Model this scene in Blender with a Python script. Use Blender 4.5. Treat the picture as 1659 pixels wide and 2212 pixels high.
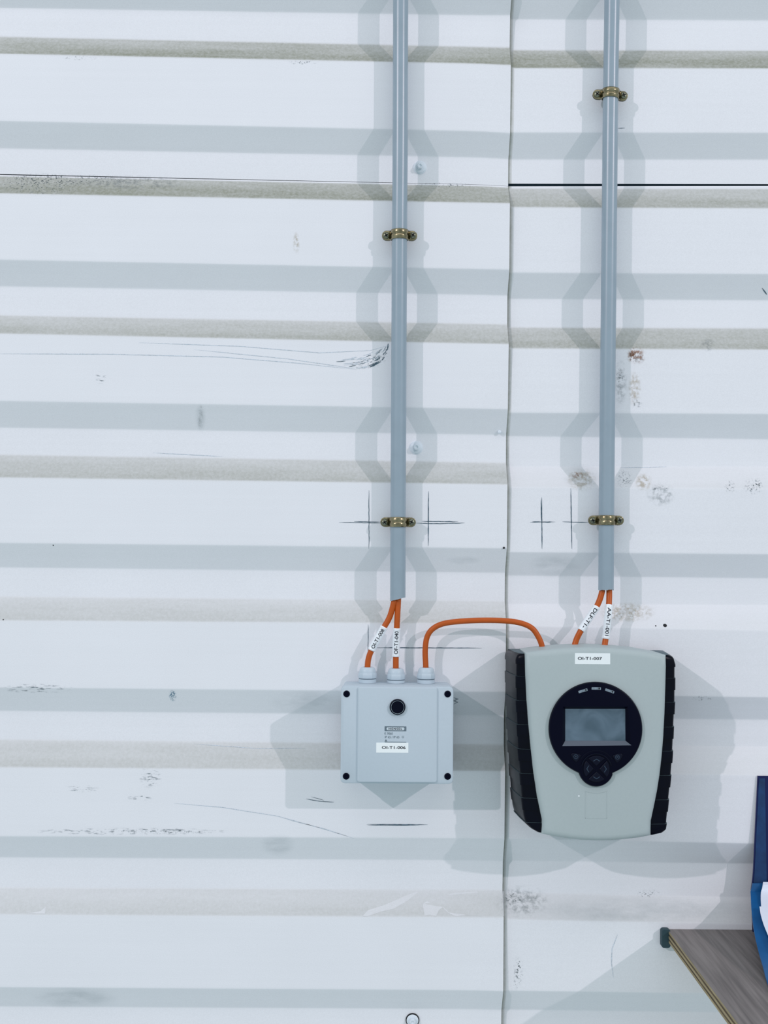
import bpy, bmesh, math, random
from mathutils import Vector, Matrix
from mathutils.geometry import tessellate_polygon

for o in list(bpy.data.objects):
    bpy.data.objects.remove(o, do_unlink=True)
scene = bpy.context.scene
C = scene.collection
random.seed(7)

# ------------------------------------------------------------------ camera
K = 0.0006                    # metres for one photo pixel on the wall plane
FPX = 2600.0                  # focal length in photo pixels (1659 x 2212)
W_, H_ = 1659.0, 2212.0
CAM = Vector((0.0, -FPX * K, 1.5))
PITCH = math.radians(1.807)
ROLL = math.radians(0.42)
ROT = Matrix.Rotation(math.pi / 2 + PITCH, 3, 'X') @ Matrix.Rotation(ROLL, 3, 'Z')
cd = bpy.data.cameras.new('camera')
cam = bpy.data.objects.new('camera', cd)
C.objects.link(cam)
cd.sensor_fit = 'VERTICAL'
cd.sensor_height = 36.0
cd.sensor_width = 27.0
cd.lens = FPX / H_ * 36.0
cd.clip_start = 0.01
cam.matrix_world = Matrix.Translation(CAM) @ ROT.to_4x4()
scene.camera = cam

# ------------------------------------------------------------------ light
world = bpy.data.worlds.new('room_light')
scene.world = world
world.use_nodes = True
bg = world.node_tree.nodes['Background']
bg.inputs[0].default_value = (0.825, 1.0, 1.045, 1)
bg.inputs[1].default_value = 0.535

def lamp(name, loc, power, col, rad):
    l = bpy.data.lights.new(name, 'POINT')
    l.energy = power
    l.color = col
    l.shadow_soft_size = rad
    o = bpy.data.objects.new(name, l)
    C.objects.link(o)
    o.location = loc
    return o
LC = (1.0, 0.88, 0.93)
lamp('hall_lamp', (-5.78, -6.0, 5.30), 800, LC, 0.065)
lamp('hall_lamp', (6.44, -6.0, 5.30), 850, LC, 0.065)
ll = bpy.data.lights.new('overhead_fill', 'AREA')  # added overhead fill, no lamp known there; balances shadow and slope tones
ll.shape = 'RECTANGLE'
ll.size, ll.size_y = 5.0, 1.2
ll.energy = 26
ll.color = LC
lo_ = bpy.data.objects.new('overhead_fill', ll)
C.objects.link(lo_)
lo_.location = (0.0, -2.2, 4.9)

vs = scene.view_settings
vs.view_transform = 'Standard'
vs.look = 'None'
vs.exposure = 0.05
vs.gamma = 1.0
vs.use_curve_mapping = False

# ------------------------------------------------------------------ helpers
def P(u, v, d=0.0):
    """photo pixel -> point on the vertical plane d pixels in front of the wall crest"""
    y = -d * K
    r = ROT @ Vector(((u - W_ / 2) / FPX, -(v - H_ / 2) / FPX, -1.0))
    t = (y - CAM.y) / r.y
    return CAM + r * t

def lin(c):
    out = []
    for x in c[:3]:
        x = x / 255.0
        out.append(x / 12.92 if x <= 0.04045 else ((x + 0.055) / 1.055) ** 2.4)
    return out

def mat(name, rgb, rough=0.6, metal=0.0, spec=0.5, noise=0.0, nscale=40.0, bump=0.0, bscale=600.0, div=0.86):
    m = bpy.data.materials.new(name)
    m.use_nodes = True
    nt = m.node_tree
    b = nt.nodes['Principled BSDF']
    c = [min(0.95, x / div) for x in lin(rgb)]
    b.inputs['Base Color'].default_value = (*c, 1)
    b.inputs['Roughness'].default_value = rough
    b.inputs['Metallic'].default_value = metal
    b.inputs['Specular IOR Level'].default_value = spec
    tc = nt.nodes.new('ShaderNodeTexCoord')
    if noise > 0:
        n = nt.nodes.new('ShaderNodeTexNoise')
        n.inputs['Scale'].default_value = nscale
        n.inputs['Detail'].default_value = 6
        nt.links.new(tc.outputs['Object'], n.inputs['Vector'])
        mr = nt.nodes.new('ShaderNodeMapRange')
        mr.inputs['From Min'].default_value = 0.3
        mr.inputs['From Max'].default_value = 0.7
        mr.inputs['To Min'].default_value = 1 - noise
        mr.inputs['To Max'].default_value = 1 + noise
        nt.links.new(n.outputs['Fac'], mr.inputs['Value'])
        mx = nt.nodes.new('ShaderNodeMix')
        mx.data_type = 'RGBA'
        mx.blend_type = 'MULTIPLY'
        mx.inputs['Factor'].default_value = 1
        mx.inputs[6].default_value = (*c, 1)
        nt.links.new(mr.outputs['Result'], mx.inputs[7])
        nt.links.new(mx.outputs[2], b.inputs['Base Color'])
    if bump > 0:
        n2 = nt.nodes.new('ShaderNodeTexNoise')
        n2.inputs['Scale'].default_value = bscale
        n2.inputs['Detail'].default_value = 3
        nt.links.new(tc.outputs['Object'], n2.inputs['Vector'])
        bp = nt.nodes.new('ShaderNodeBump')
        bp.inputs['Strength'].default_value = bump
        bp.inputs['Distance'].default_value = 0.0006
        nt.links.new(n2.outputs['Fac'], bp.inputs['Height'])
        nt.links.new(bp.outputs['Normal'], b.inputs['Normal'])
    return m

def mesh_obj(name, verts, faces, material, parent=None, smooth=None, mats=None, fmat=None):
    me = bpy.data.meshes.new(name)
    me.from_pydata([tuple(v) for v in verts], [], faces)
    for m in (mats or [material]):
        me.materials.append(m)
    if fmat:
        me.polygons.foreach_set('material_index', fmat)
    bm = bmesh.new()
    bm.from_mesh(me)
    bmesh.ops.recalc_face_normals(bm, faces=bm.faces)
    bm.to_mesh(me)
    bm.free()
    if smooth is not None:
        me.polygons.foreach_set('use_smooth', [True] * len(me.polygons))
        if smooth < 180:
            me.set_sharp_from_angle(angle=math.radians(smooth))
    me.update()
    o = bpy.data.objects.new(name, me)
    C.objects.link(o)
    if parent:
        attach(o, parent)
    return o

def attach(o, parent):
    o.parent = parent
    o.matrix_parent_inverse = Matrix.Translation(-parent_loc(parent))

def parent_loc(p):
    v = Vector(p.location)
    while p.parent:
        p = p.parent
        # parts keep a zero own location, so only the root counts
        v += Vector(p.location)
    return v if p.type == 'EMPTY' else Vector((0, 0, 0))

def thing(name, label, cat, loc, group=None):
    o = bpy.data.objects.new(name, None)
    o.empty_display_size = 0.02
    C.objects.link(o)
    o.location = loc
    o['label'] = label
    o['category'] = cat
    if group:
        o['group'] = group
    return o

def sub(o, parent):
    """sub-part: parent is a mesh that sits at the root's origin with an inverse"""
    o.parent = parent
    o.matrix_parent_inverse = (Matrix.Translation(parent_loc_root(parent)) @ parent.matrix_parent_inverse).inverted()

def parent_loc_root(p):
    return Vector(p.parent.location) if p.parent else Vector((0, 0, 0))

def inset_loop(loop, d):
    """offset a closed 2-D loop inwards by d"""
    if abs(d) < 1e-9:
        return [Vector(p) for p in loop]
    n = len(loop)
    area = sum(loop[i][0] * loop[(i + 1) % n][1] - loop[(i + 1) % n][0] * loop[i][1] for i in range(n))
    s = 1 if area > 0 else -1
    out = []
    for i in range(n):
        a, b, c = Vector(loop[i - 1]), Vector(loop[i]), Vector(loop[(i + 1) % n])
        e1, e2 = (b - a).normalized(), (c - b).normalized()
        n1, n2 = Vector((-e1.y, e1.x)) * s, Vector((-e2.y, e2.x)) * s
        m = n1 + n2
        if m.length < 1e-6:
            m = n1
        m.normalize()
        k = max(0.35, m.dot(n1))
        out.append(b + m * (d / k))
    return out

def rrect(x0, x1, z0, z1, r, n=5):
    pts = []
    for cx, cz, a0 in ((x1 - r, z1 - r, 0), (x0 + r, z1 - r, 90), (x0 + r, z0 + r, 180), (x1 - r, z0 + r, 270)):
        for i in range(n + 1):
            a = math.radians(a0 + 90 * i / n)
            pts.append((cx + r * math.cos(a), cz + r * math.sin(a)))
    return pts

def prism(name, loop, levels, material, parent=None, smooth=35, cap0=True, cap1=True):
    """loft of a 2-D (x, z) loop along y; levels = [(y, inset)]"""
    n = len(loop)
    verts, faces = [], []
    for y, ins in levels:
        for p in inset_loop(loop, ins):
            verts.append((p[0], y, p[1]))
    for l in range(len(levels) - 1):
        for i in range(n):
            j = (i + 1) % n
            faces.append((l * n + i, l * n + j, (l + 1) * n + j, (l + 1) * n + i))
    if cap0:
        faces.append(tuple(range(n))[::-1])
    if cap1:
        b = (len(levels) - 1) * n
        faces.append(tuple(range(b, b + n)))
    return mesh_obj(name, verts, faces, material, parent, smooth)

def lathe_data(prof, c, axis=Vector((0, -1, 0)), n=28):
    """prof = [(r, h)] revolved about axis through c"""
    axis = axis.normalized()
    up = Vector((0, 0, 1)) if abs(axis.z) < 0.9 else Vector((1, 0, 0))
    a = axis.cross(up).normalized()
    b = axis.cross(a).normalized()
    verts, faces = [], []
    for r, h in prof:
        for i in range(n):
            t = 2 * math.pi * i / n
            verts.append(c + axis * h + (a * math.cos(t) + b * math.sin(t)) * max(r, 1e-6))
    for l in range(len(prof) - 1):
        for i in range(n):
            j = (i + 1) % n
            faces.append((l * n + i, l * n + j, (l + 1) * n + j, (l + 1) * n + i))
    faces.append(tuple(range(n)))
    faces.append(tuple(range((len(prof) - 1) * n, len(prof) * n)))
    return verts, faces

def lathe(name, prof, c, material, parent=None, axis=Vector((0, -1, 0)), n=28, smooth=40):
    v, f = lathe_data(prof, Vector(c), axis, n)
    return mesh_obj(name, v, f, material, parent, smooth)

def catmull(pts, per=10):
    pts = [Vector(p) for p in pts]
    ext = [pts[0] * 2 - pts[1]] + pts + [pts[-1] * 2 - pts[-2]]
    out = []
    for i in range(1, len(ext) - 2):
        p0, p1, p2, p3 = ext[i - 1], ext[i], ext[i + 1], ext[i + 2]
        for k in range(per):
            t = k / per
            out.append(0.5 * ((2 * p1) + (p2 - p0) * t + (2 * p0 - 5 * p1 + 4 * p2 - p3) * t * t + (3 * p1 - p0 - 3 * p2 + p3) * t ** 3))
    out.append(pts[-1])
    return out

def frames(path):
    """tangent, viewer-facing normal and side for each path point"""
    fr = []
    for i in range(len(path)):
        t = (path[min(i + 1, len(path) - 1)] - path[max(i - 1, 0)]).normalized()
        nrm = Vector((0, -1, 0))
        nrm = (nrm - t * nrm.dot(t)).normalized()
        fr.append((t, nrm, t.cross(nrm).normalized()))
    return fr

def tube(name, path, r, material, parent=None, n=16, smooth=60, radii=None, closed=True):
    verts, faces = [], []
    for i, (p, (t, a, b)) in enumerate(zip(path, frames(path))):
        rr = radii[i] if radii else r
        for k in range(n):
            w = 2 * math.pi * k / n
            verts.append(p + (a * math.cos(w) + b * math.sin(w)) * rr)
    for l in range(len(path) - 1):
        for k in range(n):
            j = (k + 1) % n
            faces.append((l * n + k, l * n + j, (l + 1) * n + j, (l + 1) * n + k))
    if closed:
        faces.append(tuple(range(n)))
        faces.append(tuple(range((len(path) - 1) * n, len(path) * n)))
    return mesh_obj(name, verts, faces, material, parent, smooth)

def resample(path, s0, s1, n):
    """n points between arc lengths s0 and s1"""
    acc = [0.0]
    for i in range(1, len(path)):
        acc.append(acc[-1] + (path[i] - path[i - 1]).length)
    out = []
    for k in range(n):
        s = s0 + (s1 - s0) * k / (n - 1)
        i = 1
        while i < len(acc) - 1 and acc[i] < s:
            i += 1
        t = (s - acc[i - 1]) / max(1e-9, acc[i] - acc[i - 1])
        out.append(path[i - 1].lerp(path[i], t))
    return out

def arclen_at(path, q):
    acc, best, bs = 0.0, 1e9, 0.0
    for i in range(len(path)):
        if i:
            acc += (path[i] - path[i - 1]).length
        d = (path[i] - q).length
        if d < best:
            best, bs = d, acc
    return bs

def text_data(s, width=None, height=None, bold=0.0, spacing=1.0, slices=0):
    cu = bpy.data.curves.new('lettering', 'FONT')
    cu.body = s
    cu.size = 1.0
    cu.align_x = 'CENTER'
    cu.align_y = 'CENTER'
    cu.space_character = spacing
    cu.offset = bold
    cu.resolution_u = 3
    o = bpy.data.objects.new('lettering', cu)
    C.objects.link(o)
    bpy.context.view_layer.update()
    me = bpy.data.meshes.new_from_object(o.evaluated_get(bpy.context.evaluated_depsgraph_get()))
    if slices:
        bm = bmesh.new()
        bm.from_mesh(me)
        lo, hi = min(q.co.y for q in bm.verts), max(q.co.y for q in bm.verts)
        for i in range(1, slices):
            bmesh.ops.bisect_plane(bm, geom=bm.verts[:] + bm.edges[:] + bm.faces[:], plane_co=(0, lo + (hi - lo) * i / slices, 0), plane_no=(0, 1, 0))
        bm.to_mesh(me)
        bm.free()
    v = [Vector(x.co) for x in me.vertices]
    f = [tuple(p.vertices) for p in me.polygons]
    bpy.data.objects.remove(o, do_unlink=True)
    bpy.data.curves.remove(cu)
    bpy.data.meshes.remove(me)
    x0, x1 = min(p.x for p in v), max(p.x for p in v)
    y0, y1 = min(p.y for p in v), max(p.y for p in v)
    sx = width / (x1 - x0) if width else 1
    sy = height / (y1 - y0) if height else sx
    v = [Vector(((p.x - (x0 + x1) / 2) * sx, (p.y - (y0 + y1) / 2) * sy, 0)) for p in v]
    return v, f

def flat_text(name, s, u, v, d, wpx, hpx, material, parent, bold=0.0, spacing=1.0, rot=0.0):
    """lettering printed on a vertical front face"""
    tv, tf = text_data(s, wpx * K, hpx * K, bold, spacing)
    c = P(u, v, d)
    k = (CAM.y - c.y) / (CAM.y)   # shrink: pixels are measured in the picture
    ca, sa = math.cos(rot), math.sin(rot)
    vv = [Vector((c.x + (p.x * ca - p.y * sa) * k, c.y, c.z + (p.x * sa + p.y * ca) * k)) for p in tv]
    o = mesh_obj(name, vv, tf, material)
    (sub if parent.type == 'MESH' else attach)(o, parent)
    return o

# ------------------------------------------------------------------ materials
def wall_paint():
    m = bpy.data.materials.new('white_wall_paint')
    m.use_nodes = True
    nt = m.node_tree
    L = nt.links
    b = nt.nodes['Principled BSDF']
    b.inputs['Roughness'].default_value = 0.62
    b.inputs['Specular IOR Level'].default_value = 0.25
    tc = nt.nodes.new('ShaderNodeTexCoord')
    def noise(scale, vec=None, detail=5, rough=0.55):
        n = nt.nodes.new('ShaderNodeTexNoise')
        n.inputs['Scale'].default_value = scale
        n.inputs['Detail'].default_value = detail
        n.inputs['Roughness'].default_value = rough
        L.new(vec or tc.outputs['Object'], n.inputs['Vector'])
        return n.outputs['Fac']
    def rng(x, a, b_, c, d):
        r = nt.nodes.new('ShaderNodeMapRange')
        r.inputs['From Min'].default_value = a
        r.inputs['From Max'].default_value = b_
        r.inputs['To Min'].default_value = c
        r.inputs['To Max'].default_value = d
        L.new(x, r.inputs['Value'])
        return r.outputs['Result']
    def mul(x, y):
        r = nt.nodes.new('ShaderNodeMath')
        r.operation = 'MULTIPLY'
        L.new(x, r.inputs[0])
        L.new(y, r.inputs[1])
        return r.outputs[0]
    def mix(f, c1, c2, blend='MIX'):
        r = nt.nodes.new('ShaderNodeMix')
        r.data_type = 'RGBA'
        r.blend_type = blend
        if isinstance(f, float):
            r.inputs['Factor'].default_value = f
        else:
            L.new(f, r.inputs['Factor'])
        for c, i in ((c1, 6), (c2, 7)):
            if isinstance(c, tuple):
                r.inputs[i].default_value = c
            else:
                L.new(c, r.inputs[i])
        return r.outputs[2]
    base = (0.800, 0.822, 0.868, 1)
    # roller streaks along the ribs and a cloudy second coat
    mp = nt.nodes.new('ShaderNodeMapping')
    mp.inputs['Scale'].default_value = (2.0, 60, 160)
    L.new(tc.outputs['Object'], mp.inputs['Vector'])
    streak = rng(noise(1.0, mp.outputs['Vector'], 4), 0.35, 0.75, 0.99, 1.006)
    cloud = rng(noise(7.0), 0.3, 0.7, 0.985, 1.012)
    grain = rng(noise(900.0, None, 2), 0.3, 0.7, 0.965, 1.03)
    col = mix(1.0, base, mul(mul(streak, cloud), grain), 'MULTIPLY')
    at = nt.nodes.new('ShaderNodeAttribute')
    at.attribute_name = 'dust_and_shade'
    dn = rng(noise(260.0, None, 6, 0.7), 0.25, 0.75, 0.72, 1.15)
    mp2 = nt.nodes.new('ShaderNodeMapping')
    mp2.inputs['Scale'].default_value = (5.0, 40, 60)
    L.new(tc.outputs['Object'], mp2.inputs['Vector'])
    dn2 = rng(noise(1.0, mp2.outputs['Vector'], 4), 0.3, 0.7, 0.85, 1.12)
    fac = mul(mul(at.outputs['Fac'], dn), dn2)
    dust_and_shade = (0.285, 0.302, 0.250, 1)
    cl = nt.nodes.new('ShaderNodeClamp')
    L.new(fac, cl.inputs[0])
    L.new(mix(cl.outputs[0], col, dust_and_shade), b.inputs['Base Color'])
    bp = nt.nodes.new('ShaderNodeBump')
    bp.inputs['Strength'].default_value = 0.06
    bp.inputs['Distance'].default_value = 0.0005
    L.new(noise(1100.0, None, 2), bp.inputs['Height'])
    bp2 = nt.nodes.new('ShaderNodeBump')
    bp2.inputs['Strength'].default_value = 0.10
    bp2.inputs['Distance'].default_value = 0.004
    L.new(noise(14.0, None, 2), bp2.inputs['Height'])
    L.new(bp.outputs['Normal'], bp2.inputs['Normal'])
    L.new(bp2.outputs['Normal'], b.inputs['Normal'])
    return m

def stain_mat(name, rgb, strength=0.8, scale=120.0, lo=0.45, hi=0.62, stretch=(1, 1, 1)):
    """dirt, scuffs and touched-up paint: broken up by noise, fading out to the patch border"""
    m = bpy.data.materials.new(name)
    m.use_nodes = True
    nt = m.node_tree
    L = nt.links
    b = nt.nodes['Principled BSDF']
    b.inputs['Base Color'].default_value = (*[x / 0.86 for x in lin(rgb)], 1)
    b.inputs['Roughness'].default_value = 0.7
    b.inputs['Specular IOR Level'].default_value = 0.2
    tc = nt.nodes.new('ShaderNodeTexCoord')
    mp = nt.nodes.new('ShaderNodeMapping')
    mp.inputs['Scale'].default_value = stretch
    L.new(tc.outputs['Object'], mp.inputs['Vector'])
    n = nt.nodes.new('ShaderNodeTexNoise')
    n.inputs['Scale'].default_value = scale
    n.inputs['Detail'].default_value = 7
    n.inputs['Roughness'].default_value = 0.65
    L.new(mp.outputs['Vector'], n.inputs['Vector'])
    r = nt.nodes.new('ShaderNodeMapRange')
    r.inputs['From Min'].default_value = lo
    r.inputs['From Max'].default_value = hi
    L.new(n.outputs['Fac'], r.inputs['Value'])
    at = nt.nodes.new('ShaderNodeAttribute')
    at.attribute_name = 'fade'
    mu = nt.nodes.new('ShaderNodeMath')
    mu.operation = 'MULTIPLY'
    L.new(r.outputs['Result'], mu.inputs[0])
    L.new(at.outputs['Fac'], mu.inputs[1])
    mu2 = nt.nodes.new('ShaderNodeMath')
    mu2.operation = 'MULTIPLY'
    mu2.inputs[1].default_value = strength
    L.new(mu.outputs[0], mu2.inputs[0])
    L.new(mu2.outputs[0], b.inputs['Alpha'])
    return m

M = {}
M['wall'] = wall_paint()
M['sheetback'] = mat('unpainted_sheet_back', (74, 84, 90), 0.7)
M['void'] = mat('dark_backing', (80, 102, 120), 0.9)
M['conduit'] = mat('grey_conduit_pvc', (137, 153, 165), 0.30, spec=0.55, noise=0.03, nscale=60, bump=0.04)
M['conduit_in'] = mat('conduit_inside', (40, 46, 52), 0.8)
M['zinc'] = mat('yellow_zinc', (138, 128, 102), 0.24, metal=1.0, noise=0.35, nscale=160)
M['zinc_dark'] = mat('zinc_base', (92, 90, 76), 0.4, metal=1.0, noise=0.2, nscale=120)
M['screw'] = mat('screw_zinc', (120, 122, 106), 0.32, metal=1.0, noise=0.2, nscale=200)
M['slot'] = mat('slot_dark', (18, 22, 26), 0.8)
M['cable'] = mat('orange_cable_sheath', (172, 79, 20), 0.42, spec=0.35, noise=0.06, nscale=90)
M['sleeve'] = mat('white_marker_sleeve', (222, 228, 236), 0.22, spec=0.6)
M['ink'] = mat('black_print', (22, 28, 40), 0.6, spec=0.2)
M['inkgrey'] = mat('grey_print', (98, 112, 122), 0.6, spec=0.2)
M['sticker'] = mat('white_sticker', (224, 231, 240), 0.5, spec=0.3)
M['box'] = mat('light_grey_plastic', (176, 189, 199), 0.55, spec=0.3, noise=0.012, nscale=300, bump=0.12, bscale=1500)
M['boxmark'] = mat('pale_print_field', (186, 198, 206), 0.5, spec=0.3)
M['gland'] = mat('white_grey_gland_plastic', (180, 194, 204), 0.4, spec=0.4)
M['black'] = mat('black_plastic', (1, 3, 22), 0.4, spec=0.08)
M['lens'] = mat('dark_lens', (1, 3, 22), 0.12, spec=0.12)
M['ring'] = mat('clear_ring', (128, 144, 154), 0.2, spec=0.6)
M['cover'] = mat('detector_grey_plastic', (163, 175, 177), 0.5, spec=0.3, noise=0.012, nscale=300, bump=0.10, bscale=1500)
M['rubber'] = mat('black_rubber_grip', (1, 3, 16), 0.3, spec=0.13, noise=0.2, nscale=90)
M['rib_lit'] = mat('rubber_lit_top', (74, 92, 100), 0.5, spec=0.3)  # paler copy of the rubber: light on upward caps painted in
M['bezel'] = mat('bezel_black', (1, 2, 22), 0.3, spec=0.1)
M['key'] = mat('key_black', (4, 8, 28), 0.4, spec=0.16)
M['keymark'] = mat('key_mark', (40, 56, 74), 0.5, spec=0.3)
M['ledge'] = mat('bezel_ledge_lit', (84, 92, 104), 0.55, spec=0.3)  # paler than the bezel: light on the upward slope put into the colour
M['led'] = mat('led_window', (112, 126, 138), 0.25, spec=0.5, noise=0.25, nscale=400)
M['emboss'] = mat('emboss_line', (138, 152, 158), 0.5, spec=0.3)
M['steel'] = mat('dark_green_steel', (38, 62, 70), 0.5, spec=0.4)
M['navy'] = mat('navy_folder_board', (4, 18, 72), 0.42, spec=0.35, noise=0.15, nscale=20)
M['hem'] = mat('navy_folder_hem', (16, 50, 92), 0.4, spec=0.4, noise=0.35, nscale=60)
M['blue'] = mat('blue_folder_plastic', (14, 82, 136), 0.28, spec=0.5, noise=0.18, nscale=25)
M['paper'] = mat('white_paper', (214, 220, 236), 0.7, spec=0.2)
M['paintwhite'] = mat('painted_steel_white', (204, 213, 221), 0.45, spec=0.4)
M['pencil'] = mat('pencil_graphite', (66, 88, 102), 0.6, spec=0.3, noise=0.4, nscale=500)
M['pencil_soft'] = mat('pencil_faint', (180, 191, 201), 0.6, spec=0.3, noise=0.3, nscale=500)

def lcd_mat():
    m = mat('lcd_screen', (72, 92, 106), 0.25, spec=0.5)
    nt = m.node_tree
    b = nt.nodes['Principled BSDF']
    tc = nt.nodes.new('ShaderNodeTexCoord')
    n = nt.nodes.new('ShaderNodeTexNoise')  # cloudy reflection painted into the screen's base colour
    n.inputs['Scale'].default_value = 28
    n.inputs['Detail'].default_value = 3
    n.inputs['Distortion'].default_value = 0.8
    nt.links.new(tc.outputs['Object'], n.inputs['Vector'])
    cr = nt.nodes.new('ShaderNodeValToRGB')
    cr.color_ramp.elements[0].position = 0.35
    cr.color_ramp.elements[0].color = (*[x / .86 for x in lin((62, 82, 96))], 1)
    cr.color_ramp.elements[1].position = 0.7
    cr.color_ramp.elements[1].color = (*[x / .86 for x in lin((96, 116, 132))], 1)
    nt.links.new(n.outputs['Fac'], cr.inputs['Fac'])
    nt.links.new(cr.outputs['Color'], b.inputs['Base Color'])
    return m
M['lcd'] = lcd_mat()

def wood_mat(name, c1, c2, scale, rough):
    m = bpy.data.materials.new(name)
    m.use_nodes = True
    nt = m.node_tree
    b = nt.nodes['Principled BSDF']
    b.inputs['Roughness'].default_value = rough
    b.inputs['Specular IOR Level'].default_value = 0.25
    tc = nt.nodes.new('ShaderNodeTexCoord')
    mp = nt.nodes.new('ShaderNodeMapping')
    mp.inputs['Scale'].default_value = scale
    nt.links.new(tc.outputs['Object'], mp.inputs['Vector'])
    n = nt.nodes.new('ShaderNodeTexNoise')
    n.inputs['Scale'].default_value = 1
    n.inputs['Detail'].default_value = 8
    n.inputs['Distortion'].default_value = 0.4
    nt.links.new(mp.outputs['Vector'], n.inputs['Vector'])
    cr = nt.nodes.new('ShaderNodeValToRGB')
    cr.color_ramp.elements[0].position = 0.32
    cr.color_ramp.elements[0].color = (*lin(c1), 1)
    cr.color_ramp.elements[1].position = 0.68
    cr.color_ramp.elements[1].color = (*lin(c2), 1)
    nt.links.new(n.outputs['Fac'], cr.inputs['Fac'])
    nt.links.new(cr.outputs['Color'], b.inputs['Base Color'])
    return m
M['wood'] = wood_mat('grey_plywood_face', (102, 97, 96), (136, 130, 128), (170, 7, 7), 0.55)
M['ply_light'] = wood_mat('ply_layer_light', (132, 120, 92), (176, 162, 128), (60, 14, 400), 0.8)
M['ply_dark'] = wood_mat('ply_layer_dark', (60, 52, 44), (112, 98, 76), (60, 22, 400), 0.8)

# ------------------------------------------------------------------ the wall
REC = 34.0                    # depth of the ribs, photo pixels
RIGHT_BACK = 10.0              # right-hand sheets lie behind the left-hand ones
c_, r_ = 0.0, -REC
# rows: (v at left column, v at right column, depth, dust on the face that follows)
UL_L, UR_L = 30.0, 1060.0
UL_R, UR_R = 1145.0, 1600.0
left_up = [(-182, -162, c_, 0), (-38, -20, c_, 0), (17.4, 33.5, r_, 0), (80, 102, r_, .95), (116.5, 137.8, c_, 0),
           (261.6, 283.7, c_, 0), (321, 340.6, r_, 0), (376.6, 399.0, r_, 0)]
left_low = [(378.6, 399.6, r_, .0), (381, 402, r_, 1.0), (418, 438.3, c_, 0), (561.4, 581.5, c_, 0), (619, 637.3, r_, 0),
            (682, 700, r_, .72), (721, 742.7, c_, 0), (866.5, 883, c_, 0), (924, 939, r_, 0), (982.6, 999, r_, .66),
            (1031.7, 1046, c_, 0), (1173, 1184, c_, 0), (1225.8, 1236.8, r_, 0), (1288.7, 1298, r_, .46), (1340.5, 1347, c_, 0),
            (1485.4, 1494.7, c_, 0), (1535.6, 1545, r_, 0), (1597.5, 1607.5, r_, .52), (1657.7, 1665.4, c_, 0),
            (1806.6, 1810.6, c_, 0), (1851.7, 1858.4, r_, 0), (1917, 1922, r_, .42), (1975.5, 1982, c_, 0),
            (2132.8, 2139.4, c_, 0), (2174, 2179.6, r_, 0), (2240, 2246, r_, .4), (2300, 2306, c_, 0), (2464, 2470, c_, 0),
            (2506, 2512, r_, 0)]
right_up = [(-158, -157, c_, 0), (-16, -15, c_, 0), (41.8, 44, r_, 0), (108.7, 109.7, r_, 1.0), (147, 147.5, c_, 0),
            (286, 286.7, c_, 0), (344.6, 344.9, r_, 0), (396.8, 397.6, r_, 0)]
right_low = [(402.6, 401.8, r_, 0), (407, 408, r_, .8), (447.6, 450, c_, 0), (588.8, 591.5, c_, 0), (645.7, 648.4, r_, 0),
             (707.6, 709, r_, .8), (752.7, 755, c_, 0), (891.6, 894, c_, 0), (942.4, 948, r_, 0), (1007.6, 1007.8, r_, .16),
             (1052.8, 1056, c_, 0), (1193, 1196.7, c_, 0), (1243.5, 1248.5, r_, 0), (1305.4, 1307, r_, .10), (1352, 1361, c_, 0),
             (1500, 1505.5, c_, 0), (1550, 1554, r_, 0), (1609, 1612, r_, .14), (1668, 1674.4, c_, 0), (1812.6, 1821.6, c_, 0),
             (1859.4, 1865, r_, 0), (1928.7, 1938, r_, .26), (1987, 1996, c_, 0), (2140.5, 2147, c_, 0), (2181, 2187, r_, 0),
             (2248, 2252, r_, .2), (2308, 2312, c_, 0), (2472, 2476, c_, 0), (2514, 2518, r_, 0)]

# the sheets go on above and below the picture with the same rib
for lst in (left_low, right_low):
    for k in range(4):
        a, b = lst[-1][0], lst[-1][1]
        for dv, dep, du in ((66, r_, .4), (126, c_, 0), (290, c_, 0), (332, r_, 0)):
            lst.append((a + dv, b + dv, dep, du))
for lst in (left_up, right_up):
    for k in range(3):
        a, b = lst[0][0], lst[0][1]
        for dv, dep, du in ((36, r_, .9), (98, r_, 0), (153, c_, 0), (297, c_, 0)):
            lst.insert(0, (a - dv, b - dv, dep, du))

wall = thing('wall_back', 'white painted corrugated metal cladding wall with horizontal ribs behind everything', 'wall', (0, 0, 1.5))
wall['kind'] = 'structure'

e0, e1 = P(1103.5, 200), P(1087.5, 2050)
def seam_x(z):
    return e0.x + (e1.x - e0.x) * (z - e0.z) / (e1.z - e0.z)

gap_tab = [(-300, 9), (0, 12), (80, 9), (147, 3), (250, 1.5), (340, 2.5), (396, 2.5), (404, 8), (450, 9.5), (590, 8), (640, 6.5), (700, 8),
           (750, 9), (890, 4), (940, 4.5), (1000, 7), (1050, 9), (1190, 6.5), (1240, 6), (1300, 6), (1450, 4), (1500, 5), (1560, 10),
           (1640, 12), (1690, 8), (1800, 8.5), (1850, 13), (1900, 10), (1990, 7), (2100, 8), (2150, 12), (2212, 9), (2700, 9)]
def gap(v):
    for (a, ga), (b, gb) in zip(gap_tab, gap_tab[1:]):
        if a <= v <= b:
            return 1.22 * (ga + (gb - ga) * (v - a) / (b - a))
    return 10.0

def row_line(row, ul, ur, back):
    vl, vr, d, du = row
    a, b = P(ul, vl, d - back), P(ur, vr, d - back)
    s = (b.z - a.z) / (b.x - a.x)
    return [a.z - s * a.x, s, a.y, du, (vl + vr) / 2]

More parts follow.
